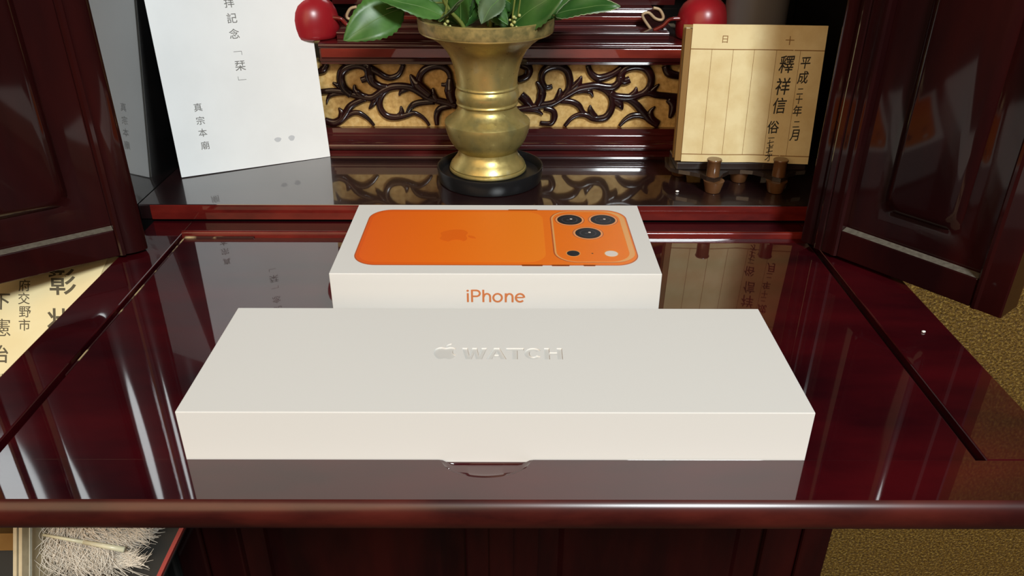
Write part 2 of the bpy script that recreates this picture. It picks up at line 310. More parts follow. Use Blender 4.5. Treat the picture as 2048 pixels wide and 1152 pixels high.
def rrect(x0, y0, x1, y1, r, n=8):
    out = []
    for cx, cy, a in ((x1 - r, y1 - r, 0), (x0 + r, y1 - r, 90), (x0 + r, y0 + r, 180), (x1 - r, y0 + r, 270)):
        for k in range(n + 1):
            t = math.radians(a + 90 * k / n); out.append((cx + r * math.cos(t), cy + r * math.sin(t)))
    return out
def slab(name, pts, fmap, h0, h1, m, parent):
    """thin prism over a 2D outline; fmap(u,v,h)"""
    n = len(pts); v = [fmap(x, y, h0) for x, y in pts] + [fmap(x, y, h1) for x, y in pts]
    f = [(i, (i + 1) % n, n + (i + 1) % n, n + i) for i in range(n)] + [tuple(range(n))[::-1], tuple(range(n, 2 * n))]
    return pyd(name, v, f, m, parent)
def stroke2d(P, wd):
    """thick polyline as list of quads (2D)"""
    P = [Vector((p[0], p[1])) for p in P]; L, Rr = [], []
    for i, p in enumerate(P):
        a = (P[i] - P[i - 1]).normalized() if i > 0 else None; b = (P[i + 1] - P[i]).normalized() if i < len(P) - 1 else None
        d = ((a or b) + (b or a)).normalized(); n = Vector((-d.y, d.x)); k = 1 / max(.4, n.dot(Vector((-(a or b).y, (a or b).x))))
        L.append(p + n * wd / 2 * k); Rr.append(p - n * wd / 2 * k)
    return L, Rr
def arcp(cx, cy, rx, ry, a0, a1, n=14):
    return [(cx + rx * math.cos(math.radians(a0 + (a1 - a0) * i / n)), cy + ry * math.sin(math.radians(a0 + (a1 - a0) * i / n))) for i in range(n + 1)]
def strokes_mesh(strokes, polys=()):
    v, f = [], []
    for P, wd in strokes:
        L, Rr = stroke2d(P, wd); b = len(v); n = len(L); v += L + Rr
        f += [(b + i, b + n + i, b + n + i + 1, b + i + 1) for i in range(n - 1)]
    for q in polys:
        b = len(v); v += [Vector(p) for p in q]; f.append(tuple(range(b, b + len(q))))
    return v, f
SW = .098
IPHONE = strokes_mesh([([(.09, 0), (.09, .52)], SW),
    ([(.29, 0), (.29, .72)], SW), ([(.29, .678)] + arcp(.49, .508, .175, .170, 90, -90) + [(.29, .338)], SW),
    ([(.83, 0), (.83, .72)], SW), ([(.83, .28)] + arcp(1.005, .31, .150, .178, 170, 20, 12) + [(1.155, .29), (1.155, 0)], SW),
    (arcp(1.51, .262, .205, .228, 0, 360, 32), SW),
    ([(1.90, 0), (1.90, .52)], SW), ([(1.90, .28)] + arcp(2.075, .31, .150, .178, 170, 20, 12) + [(2.225, .29), (2.225, 0)], SW),
    ([(2.40, .280), (2.755, .280)], .078), (arcp(2.58, .262, .200, .228, 2, 318, 28), SW)],
    [arcp(.09, .665, .060, .060, 0, 337, 15)])
WATCH = strokes_mesh([], [[(0, .72), (.25, .72), (.36, .26), (.47, .72), (.69, .72), (.80, .26), (.91, .72), (1.16, .72), (.95, 0), (.68, 0), (.58, .40), (.48, 0), (.21, 0)],
    [(1.15, 0), (1.41, 0), (1.46, .13), (1.51, .28), (1.61, .53), (1.61, .72), (1.48, .72)], [(2.07, 0), (1.74, .72), (1.61, .72), (1.61, .53), (1.71, .28), (1.76, .13), (1.81, 0)], [(1.46, .13), (1.76, .13), (1.71, .28), (1.51, .28)],
    [(2.05, .72), (2.05, .555), (2.34, .555), (2.34, 0), (2.58, 0), (2.58, .555), (2.87, .555), (2.87, .72)],
    arcp(3.30, .36, .41, .36, 32, 328, 26) + arcp(3.30, .36, .175, .205, 328, 32, 26),
    [(3.81, 0), (4.05, 0), (4.05, .28), (4.40, .28), (4.40, 0), (4.64, 0), (4.64, .72), (4.40, .72), (4.40, .445), (4.05, .445), (4.05, .72), (3.81, .72)]])
def emblem_outline():
    """bitten fruit body and leaf outlines, cubic segments sampled; unit height about 1, y up"""
    body = ((12.152, 6.896), [(-.948, 0, -2.415, -1.078, -3.96, -1.04), (-2.04, .027, -3.91, 1.183, -4.961, 3.014), (-2.117, 3.675, -.546, 9.103, 1.519, 12.09),
        (1.013, 1.454, 2.208, 3.09, 3.792, 3.039), (1.52, -.065, 2.09, -.987, 3.935, -.987), (1.831, 0, 2.35, .987, 3.96, .948), (1.637, -.026, 2.676, -1.48, 3.676, -2.948),
        (1.156, -1.688, 1.636, -3.325, 1.662, -3.415), (-.039, -.013, -3.182, -1.221, -3.22, -4.857), (-.026, -3.04, 2.48, -4.494, 2.597, -4.559),
        (-1.429, -2.09, -3.623, -2.324, -4.39, -2.376), (-2, -.156, -3.675, 1.09, -4.61, 1.09)])
    leaf = ((15.53, 3.83), [(.843, -1.012, 1.4, -2.427, 1.245, -3.83), (-1.207, .052, -2.662, .805, -3.532, 1.818), (-.78, .896, -1.454, 2.338, -1.273, 3.714), (1.338, .104, 2.715, -.688, 3.559, -1.701)])
    res = []
    for (x, y), segs in (body, leaf):
        pts = []
        for s in segs:
            for k in range(7):
                t = k / 7; a = 3 * t * (1 - t) ** 2; b = 3 * t * t * (1 - t); c = t ** 3
                pts.append((x + a * s[0] + b * s[2] + c * s[4], y + a * s[1] + b * s[3] + c * s[5]))
            x += s[4]; y += s[5]
        res.append([((px - 11.8) / 24, (12 - py) / 24) for px, py in pts])
    return res

# ------------------------------------------------------------------ the room
o = box('wall_back', (-1.6, .50, -.70), (1.6, .56, 1.3), 'wall', None, 0); o['kind'] = 'structure'
o = box('floor', (-1.6, -1.2, -.74), (1.6, .50, -.70), 'floor', None, 0); o['kind'] = 'structure'

# ------------------------------------------------------------------ the altar cabinet
S_ = .0113                                             # top of the inner shelf
altar = thing('household_altar', (0, .30, -.70), 'dark maroon lacquered household altar with open folding doors, carved dais and pull-out table', 'altar')
# carcass
def side_panel(x0, x1):
    bm = bmesh.new(); bm_box(bm, (x0, .206, -.10), (x1, .43, .56), .001); return bm
bmlink('side_panel', side_panel(-.2465, -.2345), 'black', altar)
bmlink('side_panel', side_panel(.2345, .2465), 'black', altar)
box('back_panel', (-.2345, .424, -.10), (.2345, .43, .56), 'black', altar)
box('unseen_roof', (-.2465, .206, .56), (.2465, .43, .575), 'black', altar)  # top out of view, added to keep the interior dark
# inner shelf with its red front edge
sh = extrude_x('shelf_board', [(.2330, .0112), (.424, S_), (.424, .0008), (.2330, .0008), (.2324, .0016), (.2324, .0104)], -.2340, .2340, 'shelf', altar)
extrude_x('shelf_edge', [(.2323, .0110), (.2316, .0105), (.2314, .0060), (.2316, .0014), (.2323, .0009)], -.2265, .2265, 'edge', sh)
box('shelf_support', (-.2345, .234, -.02), (.2345, .424, .0007), 'black', altar, 0)
# dais: stepped base mouldings, carved frieze, ledge, stairs
dais = part('dais', (0, .37, S_), altar)
DX0, DX1 = -.1540, .1540
prof = [(.3275, S_ + .0001), (.3278, .0128), (.3290, .0135), (.3312, .0146), (.3318, .0156)] + arc(.3305, .0184, .0027, -110, -250, 8)[::1]
prof += [(.3315, .0212), (.3318, .0216), (.3340, .0222), (.3345, .0250), (.3372, .0253), (.3380, .0262), (.3382, .0296), (.424, .0296), (.424, S_ + .0001)]
extrude_x('base_moulding', prof, DX0, DX1, 'dais', dais, True)
fr = box('carved_frieze', (DX0, .3425, .0297), (DX1, .424, .0770), 'gold', dais, 0)
for pts, rr in SCROLLS:
    P = catmull([(x / 1000, .3408, z / 1000) for x, z in pts], 5)
    r3 = rad3(*[q * 1.85 / 1000 for q in rr])
    tube('scroll', P, r3, 'scroll', dais, 10, (Vector((0, 1, 0)), .70))
prof = [(.3370, .0771), (.3345, .0775), (.3322, .0785), (.3318, .0803), (.3305, .0808), (.3302, .0826), (.3318, .0830), (.3316, .0897)] + arc(.3312, .0916, .0017, -100, -260, 8)[::1] + [(.335, .0936), (.424, .0936), (.424, .0771)]
lg = extrude_x('ledge_moulding', prof, -.1300, .1300, 'dais', dais, True)
box('red_fascia', (-.1290, .3311, .0833), (.1290, .3320, .0896), 'redface', lg, .0002)
extrude_x('stair_tread', [(.3383, .0937), (.3383, .0942), (.3376, .0950), (.3383, .0958), (.3384, .0976)] + arc(.3386, .0988, .0012, -110, -270, 6)[::1] + [(.424, .1001), (.424, .0937)], -.118, .118, 'dais', dais, True)
extrude_x('stair_tread', [(.3690, .1002), (.3690, .1008), (.3680, .1016), (.3686, .1060), (.3680, .1085), (.3686, .1098), (.3720, .1104), (.424, .1104), (.424, .1002)], -.112, .112, 'dais', dais, True)
box('red_fascia', (-.110, .3676, .1030), (.110, .3687, .1056), 'redface', dais, .0002)
extrude_x('stair_tread', [(.3900, .1105), (.3890, .1150), (.3895, .1180), (.395, .1250), (.424, .1250), (.424, .1105)], -.130, .130, 'dais', dais, True)
box('upper_platform', (-.15, .398, .1251), (.15, .424, .230), 'dais', dais)
for sx in (-1, 1):
    cx = .1440 if sx > 0 else -.1372
    lathe('finial', [(.0168, .0937), (.0180, .0945), (.0187, .0970), (.0190, .1020), (.0186, .1075), (.0172, .1125), (.0148, .1168), (.0112, .1200), (.0070, .1220), (.0040, .1230), (.0044, .1242), (.0030, .1262), (.0003, .1275)], cx, .352, 'finial', dais, 40, 70)
    for pts, r_, mm in ((STAIR_SCROLLS[0], .0011, 'goldline'), (STAIR_SCROLLS[1], .0014, 'edge')):
        P = catmull([(p[0] / 1000 * sx + (0 if sx > 0 else .0030), p[1] / 1000, p[2] / 1000) for p in pts], 5)
        tube('stair_scroll', P, r_, mm, dais, 8)
    a = STAIR_SCROLLS[0]
    q = [(a[0][0], a[0][2]), (a[1][0], a[1][2]), (a[2][0], a[2][2]), (a[6][0], a[6][2] + 1), (a[5][0] + 2.5, a[5][2]), (a[4][0] + 3, a[4][2] - 3), (a[0][0] + 9, a[0][2])]
    slab('stair_cheek', [(x / 1000 * sx + (0 if sx > 0 else .0030), z / 1000) for x, z in q], lambda u, v, h: Vector((u, h, v)), .3525, .3600, 'scroll', dais)
    lathe('pillar', [(.0215, S_ + .0001), (.0215, .45)], .1795 * sx, .345 if sx > 0 else .385, 'post', altar, 48)

# folding door leaves
def leaf_door(A, ang, width, lip, T, z0, z1, hinge_sign, nm):
    """one leaf: A = near-free-edge bottom corner of the shown face, direction ang (deg), thickness T going away from the viewer"""
    e = Vector((math.cos(math.radians(ang)), math.sin(math.radians(ang)), 0)); n = Vector((0, 0, 1)).cross(e) * hinge_sign
    fr_ = (Vector((A[0], A[1], 0)), e, n, Vector((0, 0, 1)))
    d = part('door', (A[0], A[1], z0), altar)
    W = width; sw = .0122; bz = .0185
    def prism_u(name, prof, za, zb, m):      # profile in (u,h) extruded along z
        k = len(prof); v = [fr_[0] + e * u + n * h + Vector((0, 0, za)) for u, h in prof] + [fr_[0] + e * u + n * h + Vector((0, 0, zb)) for u, h in prof]
        f = [(i, (i + 1) % k, k + (i + 1) % k, k + i) for i in range(k)] + [tuple(range(k))[::-1], tuple(range(k, 2 * k))]
        o = pyd(name, v, f, m, d)
        for p in o.data.polygons: p.use_smooth = len(p.vertices) == 4
        o.data.set_sharp_from_angle(angle=math.radians(30)); return o
    # free-edge stile: lip, bead, flat, bead
    st = [(-lip, T)]
    if lip > .006:
        st += [(-lip, .0045), (-lip + .0006, .0036), (-lip + .0030, .0030), (-.0062, .0030), (-.0056, .0038), (-.0050, .0030)]
    else:
        st += [(-lip, .0022), (-lip + .0006, .0014), (-.0015, .0006), (.0010, .0001), (.0035, -.0001), (.0060, .0000), (.0080, .0004), (.0092, .0008)]
    if lip > .006: st += [(-.0030, .0030), (-.0026, .0006), (-.0018, 0), (.0012, 0), (.0020, .0007), (.0028, 0), (sw - .0045, 0)]
    st += [(sw - .0030, -.0007), (sw - .0012, -.0006), (sw, .0006), (sw, T)]
    prism_u('stile', st, z0, z1, 'door')
    prism_u('stile', [(W - .0155, T), (W - .0155, .0006), (W - .0145, -.0006), (W - .0130, -.0009), (W - .0115, 0), (W - .0008, 0), (W, .0008), (W, T)], z0, z1, 'door')
    def rail(za, zb, top):
        bm = bmesh.new(); bm_box(bm, (sw + .0001, .0002, za), (W - .0156, T, zb), .0006, fr_); return bmlink('rail', bm, 'door', d)
    rb = rail(z0, bz, False); rail(z1 - .03, z1, True)
    # dusty bevelled ledge on the bottom rail
    v = [fr_[0] + e * u + n * h + Vector((0, 0, z)) for u, h, z in ((sw + .0002, .0006, bz + .00005), (W - .0157, .0006, bz + .00005), (W - .0157, .0052, bz + .0012), (sw + .0002, .0052, bz + .0012), (sw + .0002, .0058, bz), (W - .0157, .0058, bz))]
    pyd('dust_ledge', v, [(0, 1, 2, 3), (3, 2, 5, 4), (0, 4, 5, 1), (0, 3, 4), (1, 5, 2)], 'dust', rb)
    # fielded panel: sloping border, valley, raised centre with rounded corners
    pw0, pw1, pz0, pz1 = sw + .0001, W - .0156, bz, z1 - .03
    rings = [(0, .0060, .0008), (.010, .0060, .004), (.0150, .0066, .007), (.0172, .0072, .008), (.0200, .0040, .008), (.0225, .0034, .008)]
    v, f = [], []
    for ins, h, r in rings:
        for u, z in rrect(pw0 + ins, pz0 + ins, pw1 - ins, pz1 - ins, r, 6): v.append(fr_[0] + e * u + n * h + Vector((0, 0, z)))
    k = len(v) // len(rings)
    for i in range(len(rings) - 1):
        for j in range(k): f.append((i * k + j, i * k + (j + 1) % k, (i + 1) * k + (j + 1) % k, (i + 1) * k + j))
    f.append(tuple(range((len(rings) - 1) * k, len(rings) * k)))
    b0 = len(v)
    for u, z in rrect(pw0, pz0, pw1, pz1, .0008, 6): v.append(fr_[0] + e * u + n * (T - .001) + Vector((0, 0, z)))
    for j in range(k): f.append((j, (j + 1) % k, b0 + (j + 1) % k, b0 + j))
    f.append(tuple(range(b0, b0 + k)))
    o = pyd('panel', v, f, 'door', d, True); o.data.set_sharp_from_angle(angle=math.radians(50))
    return d
ZD0, ZD1 = .0022, .50
leaf_door((.1897, .1870), -51.1, .1045, .0140, .020, ZD0, ZD1, 1, 'r')
leaf_door((-.2130, .1828), 180 + 35.6, .1080, .0036, .020, ZD0, ZD1, -1, 'l')
# the outer leaves folded behind, back to the cabinet sides
def outer_leaf(A, B, T):
    A = Vector((*A, 0)); B = Vector((*B, 0)); e = (B - A).normalized(); n = Vector((0, 0, 1)).cross(e); Lw = (B - A).length
    d = part('door', (A.x, A.y, ZD0), altar); fr_ = (A, e, n, Vector((0, 0, 1)))
    for nm_, lo, hi in (('stile', (0, 0, ZD0), (.013, T, ZD1)), ('stile', (Lw - .013, 0, ZD0), (Lw, T, ZD1)), ('rail', (.0131, 0, ZD0), (Lw - .0131, T, .02)), ('rail', (.0131, 0, .47), (Lw - .0131, T, ZD1)), ('panel', (.0131, .003, .0201), (Lw - .0131, T - .003, .4699))):
        box(nm_, lo, hi, 'door', d, .0005, fr_)
outer_leaf((.2760, .1300), (.2560, .2040), .0150)
outer_leaf((-.2560, .2040), (-.3010, .1500), .0150)

# pull-out table
tb = part('pull_out_table', (0, .10, -.014), altar)
nose = [(.0000, -.0135), (.0000, 0), (-.0222, 0)] + [(-.0234, -.0006), (-.0248, -.0021), (-.0259, -.0048), (-.0261, -.0078), (-.0254, -.0106), (-.0240, -.0126), (-.0222, -.0135)]
def front_rail():
    # cut the finger scoop out of the back edge: profile varies along x
    xs = [-.230, -.0255] + [-.0186 + .0372 * k / 24 for k in range(25)] + [.0255, .230]
    cxs, rs = -.0038, .0174
    v, f = [], []; cols = []
    for x in xs:
        x_ = x + cxs if abs(x) < .03 else x
        t = max(0.0, 1 - (abs(x_ - cxs) / rs) ** 2); half = .0102 * math.sqrt(t)
        sh_ = .0024 * min(1, t * 2.5)
        prof_ = [(-.0003, -.0135), (-.0003, -sh_), (-.0003 - half * .55, -sh_ * .92), (-.0003 - half * .85, -sh_ * .42), (-.0003 - half - 1e-5, -.00001)] + nose[2:]
        cols.append(len(v)); v += [(x_, y, z) for y, z in prof_]
    k = len(prof_)
    for a, b in zip(cols, cols[1:]):
        for j in range(k): f.append((a + j, a + (j + 1) % k, b + (j + 1) % k, b + j))
    f.append(tuple(range(k))); f.append(tuple(range(cols[-1], cols[-1] + k))[::-1])
    o = pyd('front_rail', v, f, 'table', tb); o.data.materials.append(M['nose'])
    for p in o.data.polygons:
        if p.center.y < -.0223: p.material_index = 1
    for p in o.data.polygons: p.use_smooth = len(p.vertices) == 4 and not (abs(p.normal.z) > .999 and p.center.y > -.0222)
    o.data.set_sharp_from_angle(angle=math.radians(21)); return o
front_rail()
PZ = -.0019
box('table_panel', (-.1985, -.0001, -.0130), (.1905, .2105, PZ), 'table', tb, .0005)
box('side_rail', (-.2262, .0000, -.0135), (-.2006, .2320, 0), 'table', tb, .0006)
box('side_rail', (.1932, .0000, -.0135), (.2262, .2320, 0), 'table', tb, .0006)
box('back_rail', (-.2005, .2146, -.0135), (.1931, .2320, 0), 'table', tb, .0005)
extrude_x('bead', [(.2108, -.0125), (.2108, -.0004)] + arc(.2124, .0004, .0016, 200, 0, 8) + [(.2144, -.0008), (.2144, -.0125)], -.2004, .1930, 'edge', tb, True)
box('groove_strip', (-.2005, .001, -.0130), (-.1986, .2107, -.0062), 'black', tb, 0)
box('groove_strip', (.1906, .001, -.0130), (.1931, .2107, -.0062), 'black', tb, 0)
box('worn_edge', (-.1991, .060, -.0040), (-.1984, .2100, PZ + .0001), 'wear', tb, .0001)
box('worn_edge', (-.1984, .2093, -.0040), (-.155, .2107, PZ + .0009), 'wear', tb, .0001)

# base cabinet below the table
bc = part('base_cabinet', (0, .30, -.70), altar)
box('body_block', (-.2400, .192, -.70), (.2400, .42, -.0140), 'door', bc)
for x0, x1 in ((-.2400, -.2190), (.2190, .2400)):
    box('corner_post', (x0, .1780, -.70), (x1, .1919, -.0140), 'door', bc, .002)
def base_door(x0, x1):
    y0 = .1800
    for nm_, lo, hi, b_ in (('door_stile', (x0, y0, -.68), (x0 + .026, .1918, -.020), .0015), ('door_stile', (x1 - .026, y0, -.68), (x1, .1918, -.020), .0015), ('door_rail', (x0 + .0261, y0 + .0005, -.055), (x1 - .0261, .1918, -.020), .001), ('door_rail', (x0 + .0261, y0 + .0005, -.68), (x1 - .0261, .1918, -.645), .001)):
        box(nm_, lo, hi, 'door', bc, b_)
    a, b = x0 + .0261, x1 - .0261
    v, f = [], []
    rings = [(0, .186), (.012, .189), (.015, .1895), (.019, .187), (.021, .1868)]
    for ins, y in rings: v += [(a + ins, y, -.6449 + ins), (b - ins, y, -.6449 + ins), (b - ins, y, -.0551 - ins), (a + ins, y, -.0551 - ins)]
    for i in range(len(rings) - 1):
        for j in range(4): f.append((i * 4 + j, i * 4 + (j + 1) % 4, i * 4 + 4 + (j + 1) % 4, i * 4 + 4 + j))
    k = len(v); f.append((k - 4, k - 3, k - 2, k - 1))
    v += [(a, .1917, -.6449), (b, .1917, -.6449), (b, .1917, -.0551), (a, .1917, -.0551)]
    for j in range(4): f.append((j, (j + 1) % 4, k + (j + 1) % 4, k + j))
    f.append((k, k + 1, k + 2, k + 3))
    pyd('door_panel', v, f, 'door', bc)
base_door(-.2185, -.0010); base_door(.0010, .2185)
box('meeting_strip', (-.0095, .1765, -.68), (.0085, .1799, -.020), 'door', bc, .0012)

# ------------------------------------------------------------------ white watch carton
WH = .0227
wb = thing('watch_box', (0, .0397, PZ), 'long white carton with a debossed fruit emblem and WATCH, at the table front', 'box')
bm = bmesh.new(); bm_box(bm, (-.12155, .0002, PZ + .0001), (.12155, .0795, WH), .00035)
me = bpy.data.meshes.new('carton_lid'); bm.to_mesh(me); bm.free()
lid = link('carton_lid', me, 'box', wb)
# letters and emblem: cut into the lid
marks = []
tv, tf = WATCH
x0, x1 = min(p.x for p in tv), max(p.x for p in tv); y0, y1 = min(p.y for p in tv), max(p.y for p in tv)
def to_lid(p): return Vector((-.0151 + (p.x - x0) / (x1 - x0) * .0428, .0366 + (p.y - y0) / (y1 - y0) * .0087, 0))
eb = emblem_outline()
xs = [p[0] for p in eb[0]]; ys = [p[1] for p in eb[0]]
def em_lid(p): return ((p[0] - min(xs)) / (max(xs) - min(xs)) * .0097 - .0270, .0366 + (p[1] - min(ys)) / (max(ys) - min(ys)) * .0092)
DEP = .0005
cut = bmesh.new()
def add_prism(bm, flat_v, flat_f, za, zb):
    t = bmesh.new(); vv = [t.verts.new((p[0], p[1], zb)) for p in flat_v]
    for q in flat_f:
        try: t.faces.new([vv[i] for i in q])
        except ValueError: pass
    bmesh.ops.remove_doubles(t, verts=t.verts, dist=1e-7)
    r = bmesh.ops.extrude_face_region(t, geom=list(t.faces))
    for g in r['geom']:
        if isinstance(g, bmesh.types.BMVert): g.co.z = za
    bmesh.ops.recalc_face_normals(t, faces=t.faces)
    m_ = bpy.data.meshes.new('tmp'); t.to_mesh(m_); t.free(); bm.from_mesh(m_); bpy.data.meshes.remove(m_)
flat = [to_lid(p) for p in tv]
add_prism(cut, flat, tf, WH - DEP, WH + .001)
for outl in eb:
    pts = [em_lid(p) for p in outl]
    add_prism(cut, pts, [tuple(range(len(pts)))], WH - DEP, WH + .001)
cme = bpy.data.meshes.new('cutter'); cut.to_mesh(cme); cut.free()
cob = bpy.data.objects.new('cutter', cme); COL.objects.link(cob)
md = lid.modifiers.new('deboss', 'BOOLEAN'); md.operation = 'DIFFERENCE'; md.solver = 'EXACT'; md.object = cob
dg = bpy.context.evaluated_depsgraph_get(); dg.update()
lid_new = bpy.data.meshes.new_from_object(lid.evaluated_get(dg)); lid.modifiers.clear()
if len(lid_new.polygons) > 30: lid.data = lid_new
bpy.data.objects.remove(cob)
for p in lid.data.polygons: p.use_smooth = False
me = bpy.data.meshes.new('debossed_lettering'); me.from_pydata([(p.x, p.y, WH - DEP + .00002) for p in flat], [], tf); me.validate()
link('debossed_lettering', me, 'deboss', wb)
for outl in eb:
    pts = [em_lid(p) for p in outl]
    me = bpy.data.meshes.new('debossed_emblem'); me.from_pydata([(x, y, WH - DEP + .00002) for x, y in pts], [], [tuple(range(len(pts)))])
    link('debossed_emblem', me, 'deboss', wb)

# ------------------------------------------------------------------ white phone carton with printed phone
PX, PY, PH = -.0017, .1042, .0280
pb = thing('phone_box', (PX, PY + .044, PZ), 'white carton with a printed orange phone on its lid and copper iPhone lettering', 'box')
box('carton_lid', (PX - .0820, PY, PZ + .0022), (PX + .0820, PY + .0882, PH), 'box', pb, .00035)
box('carton_base', (PX - .0812, PY + .0008, PZ + .0001), (PX + .0812, PY + .0874, PZ + .0021), 'box', pb, .0003)
PT = lambda u, v, h=0.0: Vector((PX + u, PY + v, PH + h))
def prn(name, pts, lvl, m): return slab(name, [(x / 1000, y / 1000) for x, y in pts], PT, .00001, .00002 * lvl + .00002, m, pr)
pr = part('phone_print', (PX, PY + .044, PH), pb)
def circ(cx, cy, r, n=40): return [(cx + r * math.cos(2 * math.pi * k / n), cy + r * math.sin(2 * math.pi * k / n)) for k in range(n)]
prn('side_button', rrect(6, 79.9, 23, 81.4, .6), 1, 'orange_rim')
for a, b in ((13, 23.5), (28, 37), (44, 50)): prn('side_button', rrect(a, 8.4, b, 10, .6), 1, 'orange_rim')
prn('phone_outline', rrect(-73.1, 9.2, 73.1, 80.7, 12.5, 14), 1, 'orange_rim')
prn('phone_body', rrect(-72.5, 9.9, 72.5, 80.1, 12, 14), 2, 'orange')
prn('back_glass', rrect(-70.8, 12.6, 25.6, 77.6, 10, 14), 3, 'orange_glass')
prn('camera_plateau', rrect(29.6, 12.4, 71.8, 79.2, 12, 14), 3, 'orange_rim')
prn('camera_plateau', rrect(30.3, 12.9, 71.9, 78.9, 11.6, 14), 4, 'orange_pale')
prn('camera_plateau', rrect(31.2, 13.4, 69.0, 78.0, 11, 14), 5, 'orange')
for cx, cy in ((40.7, 66.3), (59.6, 66.3), (49.6, 48.1)):
    prn('lens', circ(cx, cy, 8.5), 6, 'orange_rim'); prn('lens', circ(cx, cy, 8.0), 7, 'lens_ring'); prn('lens', circ(cx, cy, 7.0), 8, 'lens_black')
    prn('lens', circ(cx, cy, 4.6), 9, 'lens_grey'); prn('lens', circ(cx, cy, 4.0), 10, 'lens_black')
    prn('lens_glint', circ(cx + .9, cy + .9, .75, 16), 11, 'flash'); prn('lens_glint', circ(cx - .9, cy - .3, .9, 16), 11, 'lens_grey')
prn('sensor', circ(39.8, 22.9, 3.7), 6, 'orange_pale'); prn('sensor', circ(39.8, 22.9, 3.3), 7, 'lens_black')
prn('flash', circ(59.5, 22.7, 3.7), 6, 'orange_pale'); prn('flash', circ(59.5, 22.7, 3.3), 7, 'flash')
prn('microphone', circ(49.7, 22.9, .5, 12), 6, 'lens_black')
eb_ = emblem_outline()
for i, outl in enumerate(eb_):
    # emblem lies on its side: its top points to the right
    prn('emblem', [(-21.0 + p[1] * 19.6, 45.0 - p[0] * 19.6) for p in outl], 4, 'orange_logo')
me = bpy.data.meshes.new('lettering'); me.from_pydata([(PX - .0144 + (p.x - .046) / 2.752 * .0288, PY - .00004 - .000004 * (k_ // 8), .0120 + p.y / .72 * .0071) for k_, p in enumerate(IPHONE[0])], [], IPHONE[1])
link('lettering', me, 'copper_text', pb)

# ------------------------------------------------------------------ brass vase, dish and evergreen sprigs
VX, VY, VZ = -.0102, .287, .0168
tray = lathe('vase_dish', [(.0335, S_), (.0350, S_ + .0004), (.0358, .0140), (.0366, .0212), (.0364, .0220), (.0356, .0221), (.0350, .0214), (.0340, .0166), (.0300, .0164), (.0001, .0164)], -.0085, .2805, 'tray', None, 80)
tray['label'] = 'round shallow black dish under the brass vase'; tray['category'] = 'dish'
vase = thing('vase', (VX, VY, VZ), 'aged brass flower vase with flared rim and bulging waist', 'vase')
K = .001
vp = [(25.6, 16.6), (26.6, 17.0), (26.9, 17.9), (26.6, 18.9), (26.0, 19.2), (26.2, 20.2), (25.4, 22.0), (23.2, 24.5), (21.2, 27.2), (20.3, 29.8), (20.2, 31.2), (20.9, 31.8), (22.6, 33.6), (24.6, 36.2), (26.4, 39.6), (27.8, 43.5), (28.7, 47.2), (29.1, 50.0), (29.0, 51.1), (28.4, 51.8), (26.0, 53.6), (23.4, 55.6), (21.3, 57.8), (20.0, 60.0), (19.6, 61.4), (19.7, 62.4), (20.6, 62.9), (20.9, 63.6), (20.6, 64.4), (20.2, 64.8), (20.9, 66.4), (21.4, 68.6), (21.4, 70.6), (20.9, 72.4), (20.2, 73.6), (20.5, 74.2), (20.7, 74.9), (20.4, 75.6), (20.0, 76.0), (20.3, 79.0), (20.9, 83.5), (22.1, 88.6), (23.9, 93.6), (26.6, 98.6), (30.6, 103.2), (35.6, 106.8), (39.4, 108.8), (42.6, 109.8), (43.3, 110.4), (43.5, 111.4), (43.6, 114.0), (44.2, 118.0), (44.3, 119.2), (43.9, 119.6), (43.4, 119.3), (42.5, 114.0), (41.6, 111.8), (36.0, 108.2), (29.6, 103.4), (25.2, 98.0), (22.4, 92.0), (19.6, 84.0)]
lathe('vase_body', [(r * K, z * K) for r, z in vp] , VX, VY, 'brass', vase, 96, 32)
for a, r0, z0 in ((-62, 29.3, 51.1), (-118, 28.9, 50.8)):
    v, f = [], []
    for k in range(9):
        t = math.radians(a + (k - 4) * 2.0); wd = 1.6 * math.sin(math.pi * (k + .5) / 9)
        for rr, zz in ((r0 - 3.6 + 1.5, z0 + 2.9 - 1 + 0 * wd), (r0 + .02, z0 + .25)):
            v.append((VX + rr * K * math.cos(t), VY + rr * K * math.sin(t), zz * K))
    for k in range(8): f.append((2 * k, 2 * k + 1, 2 * k + 3, 2 * k + 2))
lathe('rim_band', [(43.55 * K, 111.2 * K), (43.72 * K, 111.4 * K), (44.05 * K, 115.6 * K), (44.32 * K, 118.6 * K), (44.0 * K, 118.9 * K), (43.4 * K, 112 * K)], VX, VY, 'patina', vase, 96)

